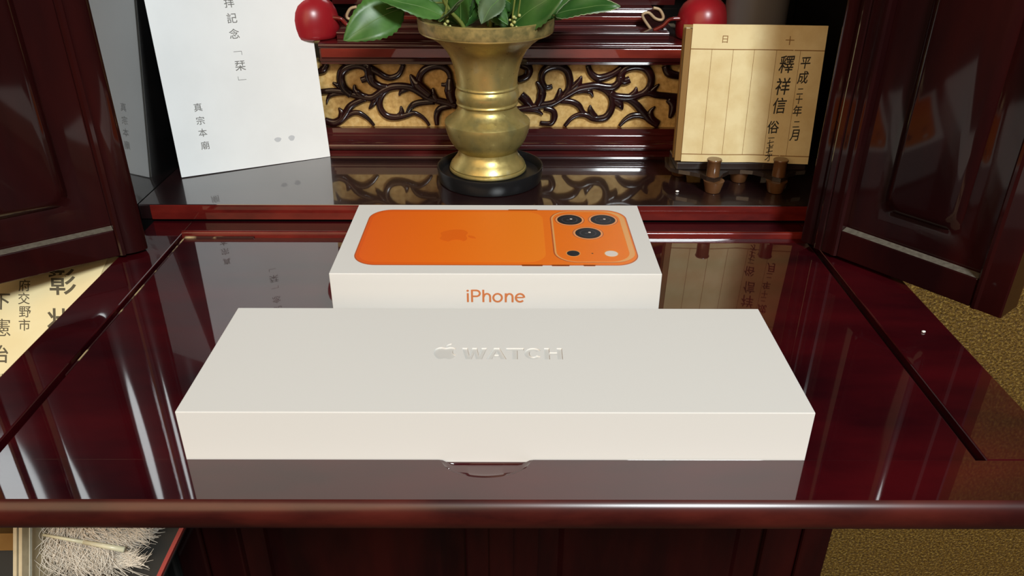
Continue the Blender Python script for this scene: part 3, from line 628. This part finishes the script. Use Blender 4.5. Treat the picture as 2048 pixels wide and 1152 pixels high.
def leaf(parent, P0, P1, wid, curl, m='leaf', facing=None, margin=False, seed=0):
    rnd = random.Random(seed)
    P0 = Vector(P0); P1 = Vector(P1); ax = P1 - P0; L = ax.length; d = ax.normalized()
    n = facing if facing is not None else Vector((0.0, -.85, .55))
    n = (n - d * n.dot(d)).normalized(); s = d.cross(n)
    N = 22; v, f = [], []
    def halfw(t):
        base = (math.sin(math.pi * min(1, t) ** .82)) ** .8 if 0 < t < 1 else 0
        return wid / 2 * base
    rows = []
    for i in range(N + 1):
        t = i / N; c = P0 + d * (L * t) + n * (curl * L * .35 * math.sin(math.pi * t) - curl * L * .10 * t)
        row = []
        hw = halfw(t) if 0 < i < N else .0002
        tooth = 1 + (.045 if i % 2 else -.03)
        for q in (-1, -.66, -.33, 0, .33, .66, 1):
            ww = hw * (tooth if abs(q) == 1 else 1)
            row.append(len(v)); v.append(c + s * (ww * q) + n * (abs(q) ** 1.4 * hw * .22) + n * (.0006 * math.sin(9 * t + 3 * q + seed)))
        rows.append(row)
    nv = len(v)
    v += [p - n * .00035 for p in v[:nv]]
    for a, b in zip(rows, rows[1:]):
        for k in range(6):
            f.append((a[k], a[k + 1], b[k + 1], b[k])); f.append((nv + a[k], nv + b[k], nv + b[k + 1], nv + a[k + 1]))
        f.append((a[0], b[0], nv + b[0], nv + a[0])); f.append((a[6], nv + a[6], nv + b[6], b[6]))
    o = pyd('leaf', v, f, m, parent, True)
    tube('vein', [Vector(v[r[3]]) + n * .00012 for r in rows[:-1]], lambda t: .00030 * (1 - .7 * t), 'vein', o, 5)
    if margin:
        for side in (0, 6): tube('leaf_margin', [Vector(v[r[side]]) for r in rows], .00022, 'rimleaf', o, 4)
    return o
SP = [('left', LEAVES_LEFT, [(-.016, .288, .040), (-.022, .286, .105), (-.036, .282, .128), (-.048, .280, .165), (-.056, .282, .210)], 'leafy green sprig leaning left over the vase rim with one big drooping leaf'),
      ('mid', LEAVES_MID, [(-.010, .292, .040), (-.008, .290, .105), (-.004, .285, .135), (.000, .284, .180), (.004, .286, .225)], 'short upright sprig with buds and yellow-green shoots in the middle of the vase'),
      ('right', LEAVES_RIGHT, [(-.005, .288, .040), (.006, .286, .105), (.018, .280, .130), (.034, .278, .170), (.046, .280, .215)], 'leafy green sprig leaning right over the vase rim with serrated pale-edged leaf')]
MATS = {'left': ['leaf', 'leaf', 'leafd', 'leafgrey'], 'mid': ['leafgrey', 'leaf', 'leafd', 'leafy'], 'right': ['leafd', 'leaf', 'leafd', 'leafd']}
FACE = {'left': [Vector((-.1, -.95, .30)), Vector((-.1, -.6, .8)), Vector((0, -.3, 1)), Vector((.8, -.5, .2))],
        'mid': [Vector((-.2, -.7, .7)), Vector((.4, -.8, .4)), Vector((0, -.7, .6)), Vector((.6, -.7, .2))],
        'right': [Vector((.15, -.75, .6)), Vector((.3, -.8, .5)), Vector((.1, -.62, .78)), Vector((0, -.6, .8))]}
for key, LV, stem, lab in SP:
    sp = thing('evergreen_sprig', stem[0], lab, 'sprig', 'sprigs in the brass vase')
    P = catmull(stem, 6); tube('stem', P, lambda t: .0016 - .0008 * t, 'stem', sp, 8)
    for i, (a, b, wd, cu) in enumerate(LV):
        a = Vector(a) / 1000; b = Vector(b) / 1000
        leaf(sp, a, b, wd / 1000, cu, MATS[key][i], FACE[key][i], key == 'right' and i == 2 or key == 'left' and i == 2, i + len(key))
        q = min(P, key=lambda p: (p - a).length + (0 if p.z < a.z + .004 else .05))
        tube('petiole', [q, q.lerp(a, .5) + Vector((0, 0, .001)), a], .0006, 'stem', sp, 6)
    rnd = random.Random(len(key) * 7)
    for k in range(7):                                   # leaves higher up the stem
        t = .62 + .36 * k / 6; p = P[int(t * (len(P) - 1))]; ang = k * 2.4 + len(key)
        dr = Vector((math.cos(ang), math.sin(ang) * .7, rnd.uniform(.25, .9))).normalized()
        leaf(sp, p, p + dr * rnd.uniform(.040, .055), rnd.uniform(.017, .024), .15, rnd.choice(['leaf', 'leafd']), Vector((rnd.uniform(-.3, .3), -.5, .8)), False, k)
    base = {'left': (-.030, .300), 'mid': (-.008, .306), 'right': (.014, .300)}[key]
    for k in range(6):                                   # leaves crowding the vase mouth
        p = Vector((base[0] + rnd.uniform(-.006, .006), base[1] + rnd.uniform(-.016, .010), .112))
        ang = rnd.uniform(.3, 2.8); dr = Vector((math.cos(ang) * .8, rnd.uniform(-.5, .6), rnd.uniform(.45, .95))).normalized()
        leaf(sp, p, p + dr * rnd.uniform(.030, .042), rnd.uniform(.014, .020), .12, rnd.choice(['leaf', 'leafd', 'leafd']), Vector((rnd.uniform(-.5, .5), -.8, .4)), False, k + 11)
    # small buds along a flower stalk
    bx, by = {'left': (-.0345, .264), 'mid': (.0065, .262), 'right': (.0100, .268)}[key]
    st = [(bx + .003, by + .016, .110), (bx + .001, by + .003, .1165), (bx, by, .121), (bx + .0015, by, .133), (bx + .003, by + .001, .145)]
    tube('flower_stalk', catmull(st, 4), .0006, 'stem', sp, 6)
    for k in range(6):
        q = catmull(st, 4)[4 + k]; an = k * 2.3
        bmb = bmesh.new(); bmesh.ops.create_icosphere(bmb, subdivisions=2, radius=.0008 + .0003 * (k % 2), matrix=Matrix.Translation(q + Vector((.0015 * math.cos(an), -.0010, .0007 * math.sin(an)))))
        bmlink('bud', bmb, 'bud', sp, True)

# ------------------------------------------------------------------ white booklet leaning at the left
yaw, lean, roll = .4623, .1615, -.0046
e0 = Vector((math.cos(yaw), math.sin(yaw), 0)); b0 = Vector((-math.sin(yaw), math.cos(yaw), 0)); u0 = Vector((0, 0, math.cos(lean))) + b0 * math.sin(lean)
BE = (e0 * math.cos(roll) + u0 * math.sin(roll)).normalized(); BU = (u0 * math.cos(roll) - e0 * math.sin(roll)).normalized(); BN = BE.cross(BU)   # BN points to the viewer
BO = Vector((-.2233, .2797, S_ + .0006))
bk = thing('booklet', BO, 'white A6 booklet with small grey vertical lettering, leaning at the left of the shelf', 'booklet')
FB = (BO, BE, BU, BN)
box('front_cover', (0, 0, -.0004), (.1050, .1480, 0), 'paper', bk, .0001, FB)
box('inner_pages', (.0003, .0006, -.0016), (.1044, .1474, -.00045), 'pages', bk, 0, FB)
box('back_cover', (0, 0, -.0021), (.1050, .1480, -.00165), 'paper', bk, .0001, FB)
bmap = lambda u, v: BO + BE * u + BU * v + BN * .00005
for ch, u, v, em in (('拝', .0519, .1118, .0070), ('記', .0520, .1018, .0070), ('念', .0518, .0916, .0070), ('栞', .0520, .0707, .0074), ('真', .0195, .0459, .0060), ('宗', .0194, .0369, .0060), ('本', .0194, .0286, .0060), ('廟', .0193, .0198, .0060)):
    glyph_on('character', ch, u, v, em, bmap, 'inkgrey', bk, .004)
for u, v, sgn in ((.0519, .0790, 1), (.0518, .0622, -1)):
    pts = [(-.0027, .0012), (.0027, .0012), (.0027, -.0014), (.0024, -.0014), (.0024, .0009), (-.0027, .0009)]
    me = bpy.data.meshes.new('bracket_mark'); me.from_pydata([tuple(bmap(u + sgn * x, v + sgn * y)) for x, y in pts], [], [(0, 1, 4, 5), (1, 2, 3, 4)])
    link('bracket_mark', me, 'inkgrey', bk)
for cu_, cv_, r_, sy in ((.0789, .0172, .0022, .9), (.0690, .0173, .0024, .7), (.0600, .0440, .0050, .5)):
    me = bpy.data.meshes.new('stain'); pts = [(cu_ + r_ * (1 + .12 * math.sin(3 * t)) * math.cos(t), cv_ + r_ * sy * math.sin(t)) for t in [2 * math.pi * k / 28 for k in range(28)]]
    me.from_pydata([tuple(BO + BE * x + BU * y + BN * .00003) for x, y in pts], [], [tuple(range(28))])
    if r_ < .004: link('stain', me, 'stain', bk)

# ------------------------------------------------------------------ memorial register on its stand at the right
yaw, lean = -.055, .1145
RE = Vector((math.cos(yaw), math.sin(yaw), 0)); rb_ = Vector((-math.sin(yaw), math.cos(yaw), 0)); RU = Vector((0, 0, math.cos(lean))) + rb_ * math.sin(lean); RN = RE.cross(RU)
RO = Vector((.1209, .2700, .0281)); RW, RH = .0842, .0883
reg = thing('memorial_register', RO, 'open aged tan register book with brush handwriting, propped on a wooden stand', 'book')
def page(u, v, h=0.0):
    # two page halves meeting in a shallow valley left of centre, right half curling slightly forward
    t = u / RW
    dz = -.0022 * max(0, 1 - abs(t - .56) / .22) + .0010 * max(0, t - .75) / .25
    return RO + RE * u + RU * v + RN * (dz + h)
NU, NVv = 40, 8; v, f = [], []
for j in range(NVv + 1):
    for i in range(NU + 1): v.append(page(RW * i / NU, RH * j / NVv))
k = len(v)
for j in range(NVv + 1):
    for i in range(NU + 1): v.append(page(RW * i / NU, RH * j / NVv, -.0006))
W1 = NU + 1
for j in range(NVv):
    for i in range(NU):
        a = j * W1 + i; f.append((a, a + 1, a + W1 + 1, a + W1)); f.append((k + a, k + a + W1, k + a + W1 + 1, k + a + 1))
for i in range(NU): f.append((i, k + i, k + i + 1, i + 1)); a = NVv * W1 + i; f.append((a, a + 1, k + a + 1, k + a))
for j in range(NVv): a = j * W1; f.append((a, a + W1, k + a + W1, k + a)); a += NU; f.append((a, k + a, k + a + W1, a + W1))
pg = pyd('open_page', v, f, 'tan', reg, True); pg.data.set_sharp_from_angle(angle=math.radians(50))
FR = (RO, RE, RU, RN)
box('page_block', (-.0035, .0004, -.0110), (RW - .003, RH - .0025, -.0040), 'pages', reg, .0004, FR)
box('cover_board', (-.0042, -.0002, -.0135), (RW - .002, RH - .0010, -.0112), 'tanedge', reg, .0004, FR)
box('cover_board', (-.0042, .0002, -.0038), (.0006, RH - .0030, -.0008), 'tanedge', reg, .0003, FR)
def rule(u0, v0, u1, v1, wd):
    n_ = 24; vv, ff = [], []
    for i in range(n_ + 1):
        t = i / n_; u_ = u0 + (u1 - u0) * t; v_ = v0 + (v1 - v0) * t
        if abs(u1 - u0) > abs(v1 - v0): vv += [page(u_, v_ - wd / 2, .00006), page(u_, v_ + wd / 2, .00006)]
        else: vv += [page(u_ - wd / 2, v_, .00006), page(u_ + wd / 2, v_, .00006)]
    for i in range(n_): ff.append((2 * i, 2 * i + 1, 2 * i + 3, 2 * i + 2))
    me = bpy.data.meshes.new('ruled_line'); me.from_pydata([tuple(p) for p in vv], [], ff); link('ruled_line', me, 'rule', pg)
rule(0, RH * .828, RW, RH * .828, .0006); rule(0, RH * .058, RW, RH * .058, .0006)
for t in (.159, .320, .483, .650, .823): rule(RW * t, RH * .058, RW * t, RH * .828, .00026)
pmap = lambda u, v: page(u, v, .00008)
glyph_on('character', '日', RW * .25, RH * .90, .0052, pmap, 'rule', pg, .006); glyph_on('character', '十', RW * .735, RH * .895, .0058, pmap, 'rule', pg, .006)
for ch, u, v, em in (('平', .872, .745, .0095), ('成', .868, .640, .0098), ('二', .862, .540, .0062), ('十', .862, .480, .0068), ('年', .862, .398, .0088), ('二', .868, .300, .0066), ('月', .866, .220, .0098)):
    glyph_on('handwriting', ch, RW * u, RH * v, em * .86, pmap, 'ink', pg, .014, .06, .12, .80)
for ch, u, v, em in (('釋', .735, .730, .0150), ('祥', .728, .572, .0148), ('信', .722, .432, .0140)):
    glyph_on('handwriting', ch, RW * u, RH * v, em * .78, pmap, 'ink', pg, .010, .08, .14, .80)
for ch, u, v, em in (('俗', .697, .272, .0108), ('一', .694, .190, .0060), ('七', .692, .150, .0066), ('十', .690, .113, .0062), ('七', .692, .080, .0066), ('才', .690, .042, .0070)):
    glyph_on('handwriting', ch, RW * u, RH * v, em * .82, pmap, 'ink', pg, .012, .10, .10, .85)
stn = thing('book_stand', (.160, .275, S_), 'small dark wooden bookstand with pegs and round brown feet under the register', 'stand')
# scalloped tray plate with an upward curl at the left, pegs and feet
pts = [(.1150, .296), (.1130, .283), (.1150, .274), (.1200, .2695), (.1270, .2660), (.1330, .2620), (.1360, .2562), (.1405, .2528), (.1452, .2562), (.1482, .2620), (.1540, .2680), (.1620, .2700), (.1700, .2680), (.1760, .2630), (.1800, .2562), (.1845, .2528), (.1892, .2562), (.1920, .2620), (.1990, .2670), (.2060, .2690), (.2090, .276), (.2080, .296)]
slab('plate', pts, lambda u, v, h: Vector((u, v, h)), .0195, .0222, 'standdark', stn)
box('ledge', (.1180, .2692, .02225), (.2060, .2960, .0276), 'standdark', stn, .0008)
for x, y in ((.1405, .2585), (.1845, .2585)):
    lathe('peg', [(.0044, .0223), (.0044, .0322), (.0048, .0326), (.0050, .0333), (.0047, .0338), (.0002, .0338)], x, y, 'standwood', stn, 28, 50)
for x, y in ((.1415, .2575), (.1835, .2575), (.1640, .2780), (.1250, .2900), (.2020, .2900)):
    lathe('foot', [(.0048, S_ + .0001), (.0052, S_ + .0006), (.0068, .0188), (.0070, .0194)], x, y, 'standwood', stn, 28, 50)
bd = Vector((0, math.sin(lean), math.cos(lean)))
box('backrest', (-.001, 0, -.0185), (RW - .004, .070, -.0140), 'standdark', stn, .0008, FR)

# ------------------------------------------------------------------ things at the lower left, leaning back at the viewer's tilt
CE = Vector((1, -.0014, 0)).normalized(); CU = Vector((0, .4761, .8794)).normalized(); CN = CE.cross(CU)
def lean_frame(D): return (Vector((.0053, -.2405, .2067)) - CN * D, CE, CU, CN)
sc_ = thing('black_filler', (-.40, .30, -.70), 'plain black block added to darken the gap left of the altar', 'filler')  # added black block, stands in for the dark void beside the altar
box('body_block', (-.56, .186, -.70), (-.2475, .42, -.0300), 'darkgrey', sc_, .002)
box('filler_front', (-.555, .1740, -.68), (-.2490, .1858, -.0350), 'darkgrey', sc_, .002)
low = box('low_stand', (-.52, -.03, -.70), (-.2475, .1715, -.2640), 'darkgrey', None, .002)
low['label'] = 'plain dark low stand under the ornament case at the left'; low['category'] = 'stand'
_s, _c = math.sin(math.radians(66)), math.cos(math.radians(66))
FC = (Vector((0, 0.1878, -0.0035)), Vector((1, 0, 0)), Vector((0, _s, _c)), Vector((0, -_c, _s)))
cert = thing('certificate', (-.32, .1190, -.1200), 'cream award certificate with large brush characters left of the table', 'certificate')
box('sheet', (-.400, -.138, -.0006), (-.2368, -.0006, 0), 'cert', cert, 0, FC)
box('backing_board', (-.402, -.140, -.0030), (-.2310, .0000, -.0007), 'pages', cert, .0004, FC)
tube('easel_leg', [(-.30, .1180, -.0390), (-.30, .1190, -.1190)], .003, 'darkgrey', cert, 8)
cmap = lambda u, v: FC[0] + FC[1] * u + FC[2] * v + FC[3] * .00006
for ch, u, v, h, sx_, bd_ in (('彰', -0.2575, -0.02, 0.0209, 0.79, 0.014), ('状', -0.2488, -0.0483, 0.0187, 0.82, 0.014), ('府', -0.2787, -0.023, 0.0092, 0.79, 0.006), ('交', -0.2754, -0.0325, 0.009, 0.8, 0.006), ('野', -0.2713, -0.0418, 0.0088, 0.81, 0.006), ('市', -0.2681, -0.0511, 0.0086, 0.82, 0.006), ('下', -0.2876, -0.0343, 0.0133, 0.8, 0.012), ('憲', -0.2801, -0.0529, 0.013, 0.82, 0.0), ('治', -0.2745, -0.0705, 0.0123, 0.84, 0.012), ('殿', -0.2675, -0.0876, 0.0105, 0.86, 0.0)):
    glyph_on('character', ch, u, v, h, cmap, 'inkbrush', cert, bd_, 0, -0.377, sx_)
FD = lean_frame(.440); q = .440 / 1578.9
L2 = lambda px, py, h=0.0: FD[0] + CE * ((px - 1024) * q) + CU * ((576 - py) * q) + CN * h
case = thing('ornament_case', L2(150, 1560, -.03), 'dark shallow display case with pale wood posts and a red rim, at the lower left', 'case')
X = lambda px: (px - 1024) * q
Y = lambda py: (576 - py) * q
def cpoly(name, pxs, h0, h1, m): return slab(name, [(X(a), Y(b)) for a, b in pxs], lambda u, v, h: FD[0] + CE * u + CU * v + CN * h, h0, h1, m, case)
cpoly('backing_board', [(-120, 1568), (-120, 990), (345, 990), (345, 1056), (110, 1568)], -.0350, -.0320, 'darkgrey')
cpoly('red_rim', [(337, 1056), (346, 1056), (298, 1156), (108, 1568), (99, 1568), (289, 1156)], -.0318, -.0270, 'redrim')
cpoly('post', [(42, 990), (49, 990), (49, 1568), (42, 1568)], -.0318, .0050, 'palewood'); cpoly('post', [(51, 990), (57.5, 990), (57.5, 1568), (51, 1568)], -.0318, .0040, 'palewood')
cpoly('side_pane', [(71.5, 990), (73, 990), (73, 1568), (71.5, 1568)], .0020, .0040, 'glassedge')
# small brown cartons and a link beyond the post
cb = thing('card_box', L2(0, 1110, -.031), 'small brown card box beside the pale post at the left edge', 'box')
slab('carton', [(X(a), Y(b)) for a, b in ((-90, 1084), (36, 1082), (28, 1117), (-90, 1119))], lambda u, v, h: FD[0] + CE * u + CU * v + CN * h, -.0316, -.0120, 'cardboard', cb)
slab('flap', [(X(a), Y(b)) for a, b in ((36, 1082), (41, 1086), (34, 1114), (28, 1117))], lambda u, v, h: FD[0] + CE * u + CU * v + CN * h, -.0316, -.0150, 'cardboard', cb)
ring = [L2(16 + 6.5 * math.cos(t), 1140 + 14 * math.sin(t), -.024) for t in [2 * math.pi * k / 24 for k in range(25)]]
rg = tube('grey_loop', ring, .0010, 'flash', None, 6); rg['label'] = 'small pale grey loop below the brown card box'; rg['category'] = 'loop'
# fluffy ornament
orn = thing('fluffy_ornament', L2(190, 1140, -.03), 'shaggy cream long-haired ornament lying in the dark case', 'ornament')
rnd = random.Random(3)
bm = bmesh.new()
def strand(a, mid, b, h0, h1, r):
    P = catmull([L2(*a, h0), L2(*mid, (h0 + h1) / 2 + .002), L2(*b, h1)], 5)
    bm_tube(bm, P, lambda t: r * (1 - .75 * t) + .00004, 3, None, False)
for k in range(1100):                     # brush-like right end, strands fanning to the right
    t = rnd.random(); ax, ay = 150 + 120 * t, 1060 + rnd.uniform(-22, 34) * (1 - .3 * t)
    an = rnd.gauss(.25, .45); ln = rnd.uniform(24, 56) * (1.1 - .35 * t)
    bx_, by_ = ax + ln * math.cos(an), ay + ln * math.sin(an) * .9
    bx_ = min(bx_, 322 - abs(by_ - 1082) * .25 + rnd.uniform(-4, 3))
    if by_ > 1118 - .02 * bx_: by_ -= 14
    h = rnd.uniform(-.022, -.006); strand((ax, ay), ((ax + bx_) / 2 + rnd.gauss(0, 4), (ay + by_) / 2 + rnd.gauss(0, 5)), (bx_, by_), h, h + rnd.uniform(-.002, .005), rnd.uniform(.00018, .00040))
for k in range(1300):                     # long wavy hair falling at the left
    ax, ay = rnd.uniform(80, 205), rnd.uniform(1040, 1112)
    bx_, by_ = ax + rnd.gauss(8, 30), ay + rnd.uniform(30, 95)
    bx_ = max(bx_, 62); h = rnd.uniform(-.027, -.009)
    strand((ax, ay), (ax + rnd.gauss(-4, 14), (ay + by_) / 2), (bx_, by_), h, h + rnd.uniform(-.004, .004), rnd.uniform(.00015, .00036))
for k in range(120):                      # loose wisps lower right
    ax, ay = rnd.uniform(170, 225), rnd.uniform(1122, 1150); an = rnd.gauss(-.12, .22); ln = rnd.uniform(30, 75)
    strand((ax, ay), (ax + ln * .5, ay + 5 + rnd.gauss(0, 4)), (ax + ln * math.cos(an), ay + ln * math.sin(an)), -.020, -.014, rnd.uniform(.0002, .0004))
ho = bmlink('hair', bm, 'hair', orn, True); ho['kind'] = 'stuff'
# soft body under the hair
v, f = [], []
NB = 20
for i in range(NB + 1):
    t = i / NB; px = 80 + 205 * t; cy_ = 1090 - 8 * t + 4 * math.sin(6 * t); hh = 42 * math.sin(math.pi * (.03 + .95 * t)) ** .6
    for k in range(16):
        a = 2 * math.pi * k / 16; v.append(L2(px, cy_ + hh * math.cos(a), -.0225 + .0085 * math.sin(a) * math.sin(math.pi * (.03 + .95 * t))))
for i in range(NB):
    for k in range(16): f.append((i * 16 + k, i * 16 + (k + 1) % 16, i * 16 + 16 + (k + 1) % 16, i * 16 + 16 + k))
f.append(tuple(range(16))); f.append(tuple(range(NB * 16, NB * 16 + 16)))
pyd('body', v, f, 'hair', orn, True)
rod = thing('gold_rod', L2(163, 1092, -.006), 'slim pale gold rod lying across the shaggy ornament', 'rod')
tube('shaft', [L2(79, 1078, -.0055), L2(165, 1091, -.0040)], lambda t: .00075 + .00035 * t, 'rod', rod, 12)
tube('handle', [L2(164, 1090.8, -.0040), L2(248, 1105, -.0030)], lambda t: .00125 + .0004 * t, 'rod', rod, 12)

# ------------------------------------------------------------------ crumbs
for nm, p, r_, lab in (('crumb', (.2120, .0955, .0006), .0010, 'tiny white crumb on the right side rail of the table'), ('crumb', (.1175, .2560, S_ + .0007), .0012, 'tiny pale crumb on the shelf left of the bookstand')):
    bmc = bmesh.new(); bmesh.ops.create_icosphere(bmc, subdivisions=1, radius=r_, matrix=Matrix.Translation(p) @ Matrix.Diagonal((1.1, .8, .6, 1)))
    co = bmlink(nm, bmc, 'paper'); co['label'] = lab; co['category'] = 'crumb'
